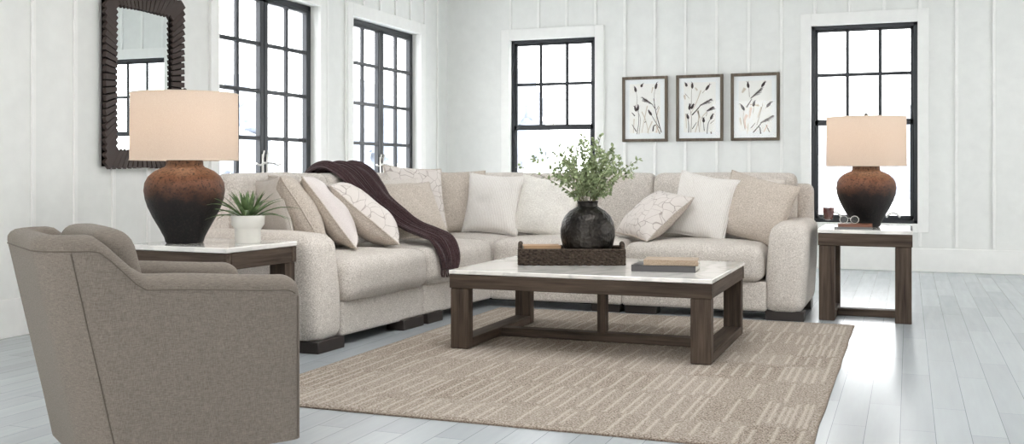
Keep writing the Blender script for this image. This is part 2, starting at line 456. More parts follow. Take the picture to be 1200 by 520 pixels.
def bar(bm, axis, at, a0, a1, z0, z1, d0, d1, bev=.004):
    if axis == 'x': bx(bm, at+d0, at+d1, a0, a1, z0, z1, bev, 1)
    else: bx(bm, a0, a1, at-d1, at-d0, z0, z1, bev, 1)
def latch_handle(w, x, y, z):
    b = new(); bx(b, x-.005, x+.012, y-.016, y+.016, z-.13, z+.10, .004, 1)
    build('handle', b, 'pewter', w)
    b = new(); s = 1 if y > (LW[0][0]+LW[0][1])/2 or True else -1
    return b
def casement(idx, a0, a1):
    w = tag(empty('window_%d' % idx, (XL-.083, (a0+a1)/2, ZW0)), kind='structure')
    P = XL-.083; mid = (a0+a1)/2; b = new()
    fw = .05
    for (p, q, z0, z1) in ((a0, a0+fw, ZW0, ZW1), (a1-fw, a1, ZW0, ZW1), (a0, a1, ZW1-fw, ZW1), (a0, a1, ZW0, ZW0+fw)):
        bar(b, 'x', P, p, q, z0, z1, -.05, 0)
    build('window_frame', b, 'black_metal', w)
    for (s0, s1) in ((a0+fw, mid-.003), (mid+.003, a1-fw)):
        b = new(); sw = .058
        Z0, Z1 = ZW0+fw, ZW1-fw
        for (p, q, z0, z1) in ((s0, s0+sw*.6 if s0 < mid-.1 else s0+sw, Z0, Z1), (s1-sw if s1 < mid else s1-sw*.6, s1, Z0, Z1), (s0, s1, Z1-.03, Z1), (s0, s1, Z0, Z0+.06)):
            bar(b, 'x', P, p, q, z0, z1, -.045, .008)
        g0 = s0+(.035 if s0 < mid-.1 else sw); g1 = s1-(sw if s1 < mid else .035)
        c = (g0+g1)/2
        bar(b, 'x', P, c-.018, c+.018, Z0, Z1, -.035, .002)
        for z in (.930, 1.352, 1.774, 2.197):
            bar(b, 'x', P, s0, s1, z-.018, z+.018, -.035, .003)
        sash = build('sash', b, 'black_metal', w)
        b = new(); bx(b, P-.022, P-.018, s0+.01, s1-.01, Z0+.01, Z1-.01); build('glass', b, 'pane', sash, smooth=False)
        hy = mid+(-.032 if s0 < mid-.1 else .032); b = new()
        bx(b, P+.008, P+.02, hy-.014, hy+.014, 1.0, 1.21, .004, 1)
        s = -1 if s0 < mid-.1 else 1
        tube(b, smooth_path([(P+.02, hy, 1.13), (P+.05, hy, 1.13), (P+.058, hy+s*.05, 1.125), (P+.058, hy+s*.11, 1.11), (P+.055, hy+s*.16, 1.125)], 14), .009, 8)
        tube(b, [(P+.015, hy, 1.16), (P+.03, hy, 1.24)], .008, 8)
        build('handle', b, 'pewter', sash)
    b = new(); casing(b, a0, a1, ZW0, ZW1, lambda bm_, p, q, z0, z1: bx(bm_, XL, XL+.03, p, q, z0, z1, .003, 1))
    build('casing', b, 'trim', w)
def double_hung(idx, a0, a1):
    Z1 = 2.637; P = YB+.04
    w = tag(empty('window_%d' % idx, ((a0+a1)/2, P, ZW0)), kind='structure'); b = new(); fw = .04
    for (p, q, z0, z1) in ((a0, a0+fw, ZW0, Z1), (a1-fw, a1, ZW0, Z1), (a0, a1, Z1-fw, Z1), (a0, a1, ZW0, ZW0+fw)):
        bar(b, 'y', P, p, q, z0, z1, -.06, 0)
    build('window_frame', b, 'black_metal', w)
    RZ = 1.585
    b = new(); s0, s1 = a0+fw, a1-fw
    for (p, q, z0, z1) in ((s0, s0+.03, RZ-.02, Z1-fw), (s1-.03, s1, RZ-.02, Z1-fw), (s0, s1, Z1-fw-.028, Z1-fw), (s0, s1, RZ-.02, RZ+.03)):
        bar(b, 'y', P, p, q, z0, z1, -.05, -.02)
    for i in (1, 2):
        c = s0+(s1-s0)*i/3; bar(b, 'y', P, c-.018, c+.018, RZ, Z1-fw, -.042, -.02)
    c = (RZ+Z1)/2-.01; bar(b, 'y', P, s0, s1, c-.018, c+.018, -.042, -.019)
    up = build('upper_sash', b, 'black_metal', w)
    b = new(); bx(b, s0+.01, s1-.01, P+.03, P+.034, RZ, Z1-fw-.01); build('glass', b, 'pane', up, smooth=False)
    b = new()
    for (p, q, z0, z1) in ((s0, s0+.035, ZW0+fw, RZ+.02), (s1-.035, s1, ZW0+fw, RZ+.02), (s0, s1, RZ-.035, RZ+.02), (s0, s1, ZW0+fw, ZW0+fw+.045)):
        bar(b, 'y', P, p, q, z0, z1, -.02, .005)
    lo = build('lower_sash', b, 'black_metal', w)
    b = new(); bx(b, s0+.01, s1-.01, P+.008, P+.012, ZW0+fw+.01, RZ); build('glass', b, 'pane', lo, smooth=False)
    b = new(); m = (s0+s1)/2
    lathe(b, [(.028, 0), (.028, .012), (.012, .016), (.012, .024)], 16, (m, P-.02, RZ+.02))
    tube(b, [(m, P-.02, RZ+.04), (m+.05, P-.03, RZ+.045)], .007, 8)
    build('sash_lock', b, 'pewter', lo)
    for hx in (m-.30, m+.30):
        b = new(); tube(b, smooth_path([(hx-.065, P-.008, .565), (hx-.05, P-.025, .595), (hx, P-.032, .612), (hx+.05, P-.025, .595), (hx+.065, P-.008, .565)], 14), .012, 8)
        build('sash_lift', b, 'pewter', lo)
    b = new(); casing(b, a0, a1, ZW0, Z1, lambda bm_, p, q, z0, z1: bx(bm_, p, q, YB-.03, YB, z0, z1, .003, 1))
    build('casing', b, 'trim', w)
casement(1, *LW[0]); casement(2, *LW[1]); double_hung(3, *BW[0]); double_hung(4, *BW[1])

# outdoors
bm = new(); bx(bm, -90, 60, -30, 110, -.7, -.5); 
g = build('ground', bm, 'snow', smooth=False); tag(g, kind='structure')
def tree(x, y, h, w, seed, label):
    t = tag(empty('tree', (x, y, -.5)), label, 'tree', 'hazy trees beyond the windows')
    b = new(); tube(b, [(x, y, -.5), (x+.1, y, h*.35), (x, y, h*.8)], .22, 8, r1=.06); build('trunk', b, 'bark', t)
    rnd = random.Random(seed); b = new()
    for i in range(16):
        f = rnd.random(); zz = h*(.22+.72*f); rad = w*(1.05-f)*rnd.uniform(.45, .8); a = rnd.uniform(0, 6.28)
        c = Vector((x+math.cos(a)*rad*.7, y+math.sin(a)*rad*.7, zz)); s = w*rnd.uniform(.22, .4)*(1.15-f*.6)
        b2 = bmesh.new(); bmesh.ops.create_icosphere(b2, subdivisions=3, radius=1)
        for v in b2.verts:
            n_ = noise.noise(v.co*2.3+Vector((seed, i, 0)))*.35+noise.noise(v.co*7+Vector((i, seed, 0)))*.25
            v.co = c+Vector((v.co.x*s, v.co.y*s, v.co.z*s*1.15))*(1+n_)
        merge(b, b2)
    build('crown', b, 'hazed_crown', t)
for a in ((-19.5, 52, 6.5, 3.2, 3, 'pale hazy tree seen through the window behind the corner of the sofa'),
          (-14.5, 58, 5.0, 3.0, 5, 'low pale hazy tree seen through the window right of the sofa corner'),
          (1.2, 60, 5.5, 3.6, 8, 'pale hazy tree outside the window behind the right lamp'),
          (-3.2, 66, 4.0, 3.0, 11, 'low pale hazy bush outside the window behind the right lamp'),
          (-34, 47, 6, 3.5, 14, 'pale hazy tree outside the left wall window nearest the lamp'),
          (-32, 58, 6.5, 3.5, 17, 'pale hazy tree outside the left wall window nearest the corner')):
    tree(*a)

# ---------------------------------------------------------------- rug
def rug():
    x0, x1, y0, y1 = -2.95, -.345, 4.0, 7.43
    cell = .0125; nx, ny = int((x1-x0)/cell), int((y1-y0)/cell)
    rnd = random.Random(4)
    F = [[0.]*(ny+1) for _ in range(nx+1)]; B = [[0.]*(ny+1) for _ in range(nx+1)]
    def line(xa, ya, xb, yb):
        i0, i1 = sorted((int((xa-x0)/cell), int((xb-x0)/cell))); j0, j1 = sorted((int((ya-y0)/cell), int((yb-y0)/cell)))
        for i in range(max(i0, 2), min(i1, nx-2)+1):
            for j in range(max(j0, 2), min(j1, ny-2)+1): F[i][j] = 1
    Y = y0+.05
    while Y < y1-.1:
        Hh = rnd.uniform(.24, .46); X = x0+.05
        while X < x1-.1:
            Wd = rnd.uniform(.24, .46); X2, Y2 = min(X+Wd, x1-.05), min(Y+Hh, y1-.05); tone = rnd.choice((-.5, -.25, .0, .25, .5)); kind = rnd.randrange(4)
            i0, i1, j0, j1 = [int(q/cell) for q in (X-x0, X2-x0, Y-y0, Y2-y0)]
            for i in range(i0, min(i1, nx)+1):
                for j in range(j0, min(j1, ny)+1): B[i][j] = tone
            nl = {0: 6, 1: 3, 2: 5, 3: 4}[kind]
            for k in range(nl):
                xx = X+.02+(X2-X-.02)*k/max(nl-1, 1); ya = Y+rnd.choice((0, 0, .05)); line(xx, ya, xx, Y2-rnd.choice((0, .03, .09)))
            X = X2+.02
            if x1-X < .2: break
        Y += Hh+.02
    bm = new(); col = bm.loops.layers.float_color.new('pattern')
    V = [[None]*(ny+1) for _ in range(nx+1)]
    for i in range(nx+1):
        for j in range(ny+1):
            x, y = x0+(x1-x0)*i/nx, y0+(y1-y0)*j/ny
            e = min(i, nx-i, j, ny-j); h = .014*min(1, .45+.3*e)
            h += .0025*F[i][j]+.0022*noise.noise(Vector((x*60, y*60, 0)))
            V[i][j] = bm.verts.new((x+.006*noise.noise(Vector((y*3, 2, 0)))*(1 if i in (0, nx) else 0), y+.006*noise.noise(Vector((x*3, 9, 0)))*(1 if j in (0, ny) else 0), h))
    idx = {}
    for i in range(nx):
        for j in range(ny):
            f = bm.faces.new((V[i][j], V[i+1][j], V[i+1][j+1], V[i][j+1]))
            for lp, (a, b) in zip(f.loops, ((i, j), (i+1, j), (i+1, j+1), (i, j+1))):
                e = min(a, nx-a, b, ny-b)
                lp[col] = (F[a][b], B[a][b]+.5, 1. if e < 1 else 0, 1)
    edge = [V[i][0] for i in range(nx+1)]+[V[nx][j] for j in range(1, ny+1)]+[V[i][ny] for i in range(nx-1, -1, -1)]+[V[0][j] for j in range(ny-1, 0, -1)]
    low = [bm.verts.new((v.co.x, v.co.y, .0005)) for v in edge]
    for k in range(len(edge)):
        f = bm.faces.new((edge[k], edge[(k+1) % len(edge)], low[(k+1) % len(edge)], low[k]))
        for lp in f.loops: lp[col] = (0, .3, 1, 1)
    bm.faces.new(low)
    n = NT('geometric_wool_rug'); at = n.add('ShaderNodeAttribute', attribute_name='pattern')
    sp = n.add('ShaderNodeSeparateColor'); n.link(at.outputs['Color'], sp.inputs[0])
    v = n.coords(); f = n.noise(v, 130, 4, .7); f2 = n.noise(v, 34, 3, .6)
    base = n.ramp(f, [(.40, srgb(92, 80, 70)), (.5, srgb(162, 149, 137)), (.60, srgb(198, 188, 176))])
    base = n.mix(n.math('MULTIPLY', sp.outputs[1], .65), base, n.ramp(f, [(.36, srgb(140, 127, 115)), (.64, srgb(206, 197, 187))]))
    base = n.mix(n.math('MULTIPLY', f2, .18), base, srgb(148, 135, 122))
    c = n.mix(n.math('MULTIPLY', sp.outputs[0], .68), base, n.ramp(f, [(.3, srgb(182, 171, 159)), (.6, srgb(216, 207, 196))]))
    c = n.mix(n.math('MULTIPLY', sp.outputs[2], .55), c, srgb(110, 92, 78))
    n.color(c); n.bump(f, .9, .006); n.set(.95, 0, .1); MATS['rug'] = n.m
    o = build('area_rug', bm, 'rug')
    tag(o, 'beige wool rug with a cream linear block pattern under the coffee table', 'rug')
rug()

# ---------------------------------------------------------------- sofa
S = tag(empty('sectional_sofa', (-2.2, 8.0, 0)), 'large cream chenille corner sectional sofa with wide arms facing the coffee table', 'sofa')
SH = 0.066
def L(p): return Vector((p.x-SH*(7.45-p.y), p.y, p.z))          # the left run stands a little out of square
def left(bm):
    for v in bm.verts: v.co = L(v.co)
    return bm
FX, FY = -3.03, 7.48       # front planes of the two runs
BX_, BY_ = -4.02, 8.5      # backs
LEGZ = .06
# bases
b = soft_box((-3.53, 5.97, .165), (.47, .50, .105), .025, (0, 0, 0), wob=.002); build('base', left(b), 'boucle', S)
b = soft_box((-3.53, 7.475, .165), (.47, 1.0, .105), .025, (0, 0, 0), wob=.002); build('base', left(b), 'boucle', S)
b = soft_box((-2.53, 7.985, .165), (.53, .485, .105), .025, wob=.002); build('base', b, 'boucle', S)
b = soft_box((-1.47, 7.985, .165), (.53, .485, .105), .025, wob=.002); build('base', b, 'boucle', S)
# arms
def arm_lean(front_axis, hz):
    return None
b = soft_box((0, 0, 0), (.475, .147, .325), .085, (.006, .006, .006), wob=.004, seed=2)
for v in b.verts:
    f = (v.co.x+.475)/.95                      # front end slopes back toward the top
    t = (v.co.z+.325)/.65
    v.co.x -= .05*max(0, f-.5)*2*t*t; v.co.z -= .035*f*f*max(0, t-.4)
    v.co.y *= 1+.10*(t-.2)
b.transform(Matrix.Translation((-3.505, 5.315, .378))); build('armrest', left(b), 'boucle', S)
b = soft_box((0, 0, 0), (.14, .475, .325), .085, (.006, .006, .006), wob=.004, seed=3)
for v in b.verts:
    f = (.475-v.co.y)/.95; t = (v.co.z+.325)/.65
    v.co.y += .05*max(0, f-.5)*2*t*t; v.co.z -= .03*f*f*max(0, t-.4)
    v.co.x += .035*(t-.3); v.co.x *= 1-.08*max(0, t-.6)
b.transform(Matrix.Translation((-.815, 7.965, .37))); build('armrest', b, 'boucle', S)
# back rests (frames)
b = soft_box((-3.96, 6.72, .55), (.10, 1.55, .41), .06, wob=.003); build('back_frame', left(b), 'boucle', S)
b = soft_box((-2.40, 8.50, .55), (1.70, .09, .41), .06, wob=.003); build('back_frame', b, 'boucle', S)
# seat cushions
def seat(cx, cy, hx, hy, sd, lf):
    b = soft_box((cx, cy, .395), (hx, hy, .128), .075, (.012, .012, .03), wob=.006, seed=sd)
    build('seat_cushion', left(b) if lf else b, 'boucle', S)
seat(-3.395, 5.962, .385, .498, 1, True)
seat(-3.395, 6.965, .385, .503, 2, True)
seat(-3.40, 7.93, .38, .46, 7, True)
seat(-2.505, 7.84, .525, .385, 3, False)
seat(-1.472, 7.84, .505, .385, 4, False)
# back cushions
def backc(cx, cy, hx, hy, rz, sd, lf, zc=.765, hz=.275, lean=.10):
    b = soft_box((0, 0, 0), (hx, hy, hz), .06, (.008, .025, .008), wob=.006, seed=sd)
    for v in b.verts: v.co.y += lean*(v.co.z)/.275*.5
    b.transform(Matrix.Translation((cx, cy, zc)) @ Matrix.Rotation(R(rz), 4, 'Z')); build('back_cushion', left(b) if lf else b, 'boucle', S)
backc(-3.875, 5.98, .52, .085, 90, 11, True)
backc(-3.875, 7.0, .50, .085, 90, 12, True)
backc(-3.875, 7.82, .42, .085, 90, 13, True)
backc(-3.34, 8.36, .38, .09, 0, 14, False)
backc(-2.455, 8.34, .51, .115, 0, 15, False)
backc(-1.38, 8.34, .56, .115, 0, 16, False)
# feet
def foot(x0, x1, y0, y1, lf):
    b = new(); bx(b, x0, x1, y0, y1, 0, LEGZ+.01, .004, 1)
    build('leg', left(b) if lf else b, 'dark_leg', S)
foot(-3.17, -3.035, 5.19, 5.46, True); foot(-3.17, -3.04, 6.16, 6.43, True); foot(-3.17, -3.04, 6.49, 6.70, True)
foot(-3.95, -3.8, 5.19, 5.46, True)
foot(-2.24, -2.02, 7.53, 7.66, False); foot(-1.98, -1.74, 7.53, 7.66, False); foot(-.95, -.685, 7.52, 7.65, False); foot(-.90, -.70, 8.24, 8.42, False)
b = new(); bx(b, -3.9, -3.16, 5.3, 8.4, .045, .062)  # black sheet standing in for the shadow under the left run
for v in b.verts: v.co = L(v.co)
build('shadow_sheet', b, 'shadow_black', S)
b = new(); bx(b, -3.1, -.8, 7.6, 8.45, .045, .062); build('shadow_sheet', b, 'shadow_black', S)  # same painted shadow under the back run

# ---------------------------------------------------------------- pillows
def pillow_bm(w, h, t, seed, n=26, side=0, p=2.3, pinch=.07):
    """side 0: both faces, 1: front only (-y), -1: back only"""
    bm = new(); rows = {}
    rnd = random.Random(seed); s = Vector((seed*2.3, seed*.7, seed*1.9))
    def pt(u, v, sg):
        a, c = abs(u), abs(v)
        prof = (max(0, 1-a**p)*max(0, 1-c**p))**.5
        x = u*w/2*(1-pinch*(1-v*v)*a**3); z = v*h/2*(1-pinch*(1-u*u)*c**3)
        d = sg*(t/2)*prof
        cr = math.exp(-((1-a)**2+(1-c)**2)*5)
        wr = noise.noise(Vector((u*1.6, v*1.6, sg))+s)*.12+cr*.14*noise.noise(Vector(((u-v)*7, (u+v)*2.5, sg))+s)
        d *= 1+wr
        d += .006*noise.noise(Vector((u*5, v*5, 3))+s)*(1 if prof > .02 else 0)
        y = d+.012*noise.noise(Vector((u*1.3, v*1.3, 7))+s)
        z -= .035*h*(1-v)*0 
        return Vector((x, y, z))
    q = [math.sin(math.pi/2*(2*i/n-1))*.5+(2*i/n-1)*.5 for i in range(n+1)]
    V = {}
    for sg in (-1, 1):
        if side == 1 and sg == 1 or side == -1 and sg == -1: continue
        for i in range(n+1):
            for j in range(n+1):
                e = i in (0, n) or j in (0, n)
                key = (i, j, 0 if e else sg)
                if key not in V: V[key] = bm.verts.new(pt(q[i], q[j], sg))
        def g(i, j): return V[(i, j, 0 if (i in (0, n) or j in (0, n)) else sg)]
        for i in range(n):
            for j in range(n):
                f = (g(i, j), g(i+1, j), g(i+1, j+1), g(i, j+1)); bm.faces.new(f if sg < 0 else f[::-1])
    loop = [pt(q[i], -1, -1) for i in range(n)]+[pt(1, q[j], -1) for j in range(n)]+[pt(q[i], 1, -1) for i in range(n, 0, -1)]+[pt(-1, q[j], -1) for j in range(n, 0, -1)]
    return bm, loop
def pillow(loc, w, h, t, yaw, lean, roll, mat, label, seed, back=None, piping=None, p=2.3, group=None, pinch=.07):
    M = Matrix.Translation(loc) @ Matrix.Rotation(R(yaw), 4, 'Z') @ Matrix.Rotation(R(-lean), 4, 'X') @ Matrix.Rotation(R(roll), 4, 'Y')
    e = tag(empty('throw_pillow', loc, rot=M.to_euler()), label, 'pillow', group)
    if back:
        b, loop = pillow_bm(w, h, t, seed, side=1, p=p, pinch=pinch); build('front_cover', b, mat, e, local=True)
        b, _ = pillow_bm(w, h, t, seed, side=-1, p=p, pinch=pinch); bk = build('back_cover', b, back, e, local=True); bk['label'] = 'plain beige back of the pillow'
    else:
        b, loop = pillow_bm(w, h, t, seed, p=p, pinch=pinch); build('cover', b, mat, e, local=True)
    b = new(); tube(b, loop, .0055, 6, closed=True); build('piping', b, piping or back or mat, e, local=True)
    return e
PG = 'throw pillows on the sectional sofa'
pillow((-3.80, 5.66, .77), .42, .50, .10, 150, 14, 4, 'pillow_cream', 'pale cream throw pillow, its tip showing behind the beige pillow at the left arm', 21, group=PG)
pillow((-3.715, 5.785, .80), .54, .54, .24, 132, 32, -2, 'pillow_beige', 'plump beige chenille pillow behind the potted plant, against the left arm', 22, group=PG)
pillow((-3.60, 6.00, .79), .52, .58, .21, 122, 37, 0, 'pillow_blush', 'pale blush pillow with beige back leaning right of the plump beige one on the left', 23, back='pillow_beige', group=PG)
pillow((-3.51, 6.29, .765), .52, .60, .26, 124, 50, 0, 'pillow_lines', 'line patterned pillow with beige back leaning left of the plum throw', 24, back='pillow_beige', group=PG)
pillow((-3.57, 7.12, .755), .54, .50, .22, 54, 34, -3, 'pillow_beige', 'plain oatmeal pillow lying back right of the plum throw', 25, group=PG)
pillow((-3.70, 7.21, .80), .46, .46, .10, 52, 30, -2, 'pillow_cream', 'cream pillow of which only a pale corner shows behind the oatmeal pillow', 36, group=PG)
pillow((-3.68, 7.46, .85), .50, .52, .15, 50, 24, 4, 'pillow_lines', 'line patterned pillow standing behind the oatmeal pillow near the sofa corner', 26, back='pillow_beige', group=PG)
pillow((-3.55, 7.93, .795), .54, .54, .18, 32, 12, 0, 'pillow_beige', 'upright tan chenille pillow in the corner of the sofa', 27, group=PG)
pillow((-3.20, 7.93, .785), .47, .50, .20, 8, 14, 4, 'pillow_stripe', 'white ribbed pillow beside the tan pillow in the sofa corner', 28, group=PG)
pillow((-2.755, 7.97, .765), .54, .49, .20, -4, 18, 7, 'pillow_white', 'white boucle pillow leaning left of the dark vase', 29, group=PG)
pillow((-1.84, 7.86, .715), .54, .50, .22, -44, 50, 6, 'pillow_lines', 'line patterned pillow with beige back reclining right of the vase', 30, back='pillow_beige', group=PG)
pillow((-1.48, 7.95, .785), .47, .51, .19, -6, 18, 10, 'pillow_stripe', 'white ribbed pillow standing behind the reclining line patterned pillow', 31, group=PG)
pillow((-1.14, 8.17, .76), .48, .50, .15, -6, 12, 2, 'pillow_cream', 'cream pillow mostly hidden behind the beige pillow at the right arm', 32, group=PG)
pillow((-1.09, 7.98, .77), .57, .50, .23, -12, 18, 14, 'pillow_beige', 'beige chenille pillow leaning against the right arm of the sofa', 33, group=PG)

# ---------------------------------------------------------------- throw blanket
def throw():
    path = smooth_path([(-4.16, 6.76, .86), (-4.10, 6.76, 1.02), (-3.98, 6.76, 1.075), (-3.85, 6.76, 1.03), (-3.74, 6.76, .92), (-3.645, 6.76, .82), (-3.50, 6.77, .71),
                        (-3.38, 6.77, .635), (-3.22, 6.72, .585), (-3.105, 6.69, .545), (-3.055, 6.68, .46), (-3.05, 6.67, .365)], 90)
    wid = smooth_path([(0, .19, 0), (0, .19, 0), (0, .19, 0), (0, .18, 0), (0, .16, 0), (0, .14, 0), (0, .14, 0), (0, .15, 0), (0, .16, 0), (0, .15, 0), (0, .13, 0), (0, .09, 0)], 90)
    bm = new(); rows = []; N = 132
    for i, p in enumerate(path):
        t = (path[min(i+1, 90)]-path[max(i-1, 0)]).normalized()
        sd = Vector((.25, 1, 0)); sd = (sd-t*sd.dot(t)).normalized(); nr = sd.cross(t).normalized()
        if nr.z < 0 and abs(nr.z) > .2 or (abs(nr.z) <= .2 and nr.x < 0): nr = -nr
        row = []
        for j in range(N+1):
            v = 2*j/N-1
            fold = .016*math.sin(v*8+i*.035)+.010*math.sin(v*15-i*.05+1)+.0035*math.sin(v*105)
            edge = .02*noise.noise(Vector((i*.07, 3 if v > 0 else 8, 0)))
            q = p+sd*(v*(wid[i].y)+edge*abs(v))+nr*(fold+.028)
            row.append(q)
        rows.append(row)
    V = grid(bm, rows)
    o = build('throw_blanket', bm, 'throw')
    md = o.modifiers.new('thick', 'SOLIDIFY'); md.thickness = .012; md.offset = 0
    tag(o, 'dark plum knitted throw draped over the left sofa back and seat', 'blanket')
    b = new(); p0 = rows[-1]
    for j in range(0, N+1, 6):
        a = p0[j]; tube(b, [a, a+Vector((.004, random.uniform(-.01, .01), -.03)), a+Vector((.006, random.uniform(-.015, .015), -.055))], .0035, 5)
    build('fringe', b, 'throw', o)
throw()

# ---------------------------------------------------------------- coffee table
def table(name, W, D, H, slab, apron, lw, ld, label, loc, rz, cross, post):
    t = tag(empty(name, loc, R(rz)), label, 'table')
    hw, hd = W/2, D/2; st = .055; zt = H-slab; za = zt-apron
    def P(nm, m, *bxs):
        b = new()
        for q in bxs: bx(b, *q, .004, 1)
        return build(nm, b, m, t, local=True)
    P('tabletop', 'marble', (-hw, hw, -hd, hd, zt, H))
    i = .003
    P('apron', 'wood_x', (-hw+i, hw-i, -hd+i, -hd+.045, za, zt-.001)); P('apron', 'wood_x', (-hw+i, hw-i, hd-.045, hd-i, za, zt-.001))
    P('apron', 'wood_y', (-hw+i, -hw+.045, -hd+.046, hd-.046, za, zt-.001)); P('apron', 'wood_y', (hw-.045, hw-i, -hd+.046, hd-.046, za, zt-.001))
    j = .009
    for sx in (-1, 1):
        xs = sorted((sx*(hw-j), sx*(hw-j-lw)))
        for sy in (-1, 1):
            ys = sorted((sy*(hd-j), sy*(hd-j-ld))); P('leg', 'wood_z', (*xs, *ys, 0, za-.0005))
        P('stretcher', 'wood_y', (*xs, -hd+j+ld, hd-j-ld, 0, st))
    if cross == 'x':
        P('cross_stretcher', 'wood_x', (-hw+j+lw, hw-j-lw, -.045, .045, 0, st-.002))
    if post: P('post', 'wood_z', (-.024, .024, -.043, .043, st-.002, zt-.01))
    return t
table('coffee_table', 1.55, 1.165, .460, .024, .082, .112, .075, 'long white marble topped coffee table with weathered wood frame on the rug', (-1.757, 6.152, .0165), 0, 'x', True)
ER = table('end_table', .635, .70, .645, .027, .088, .108, .09, 'marble topped wood end table beside the right arm of the sofa', (-.288, 8.0, 0), 0, 'x', False)
EL = table('end_table', .68, .60, .668, .027, .088, .108, .09, 'marble topped wood end table behind the armchair, left of the sofa', (-3.545, 4.70, 0), -3.5, 'x', False)

# ---------------------------------------------------------------- lamps
def lamp(loc, label):
    t = tag(empty('table_lamp', loc), label, 'lamp', 'matching urn table lamps')
    b = new(); lathe(b, [(0, 0), (.094, 0), (.100, .006), (.106, .03), (.132, .08), (.166, .14), (.192, .195), (.206, .24), (.2125, .285), (.208, .325), (.190, .36), (.157, .389), (.125, .404), (.105, .412), (.098, .422), (.097, .445), (.090, .451), (.02, .453), (0, .453)], 64)
    build('urn_base', b, 'urn', t, local=True)
    b = new(); lathe(b, [(.016, .452), (.016, .53), (.024, .535), (.024, .60), (.01, .605)], 20); build('socket', b, 'bronze', t, local=True)
    b = new(); lathe(b, [(.004, .545), (.02, .555), (.024, .58), (.018, .60), (.004, .61)], 20); bulb = build('bulb', b, 'bulb', t, local=True)
    b = new(); N = 96
    lathe_pts = [(.293, .456), (.289, .826), (.286, .826), (.290, .456), (.293, .456)]
    grid(b, [[(r*math.cos(2*math.pi*k/N), r*math.sin(2*math.pi*k/N), z) for k in range(N)] for r, z in ((.284, .447), (.2825, .63), (.281, .812))], close_v=True)
    sh = build('lamp_shade', b, 'shade', t, local=True)
    for nm, r, z in (('trim', .2845, .450), ('trim', .2815, .809)):
        b = new(); tube(b, [(r*math.cos(2*math.pi*k/72), r*math.sin(2*math.pi*k/72), z) for k in range(72)], .0032, 6, closed=True); build('shade_trim', b, 'shade_trim', sh, local=True)
    b = new()
    for k in range(3):
        a = k*2.094+.4; tube(b, [(0, 0, .80), (.28*math.cos(a), .28*math.sin(a), .803)], .0025, 6)
    for s in (-1, 1): tube(b, smooth_path([(s*.02, 0, .535), (s*.06, 0, .58), (s*.075, 0, .66), (s*.05, 0, .75), (0, 0, .803)], 20), .003, 6)
    build('harp', b, 'bronze', t, local=True)
    b = new(); lathe(b, [(.004, .80), (.005, .818), (.014, .824), (.014, .832), (.006, .840), (.001, .842)], 16); build('finial', b, 'bronze', t, local=True)
    l = bpy.data.lights.new('bulb_light', 'POINT'); l.energy = BULB; l.color = (1, .74, .52); l.shadow_soft_size = .04
    lo = bpy.data.objects.new('bulb_light', l); COL.objects.link(lo); lo.parent = t; lo.location = (0, 0, .655)
    return t
lamp((-.295, 8.12, .6455), 'urn lamp with lit linen shade on the end table right of the sofa')
lamp((-3.685, 4.64, .6685), 'urn lamp with lit linen shade on the end table behind the armchair')

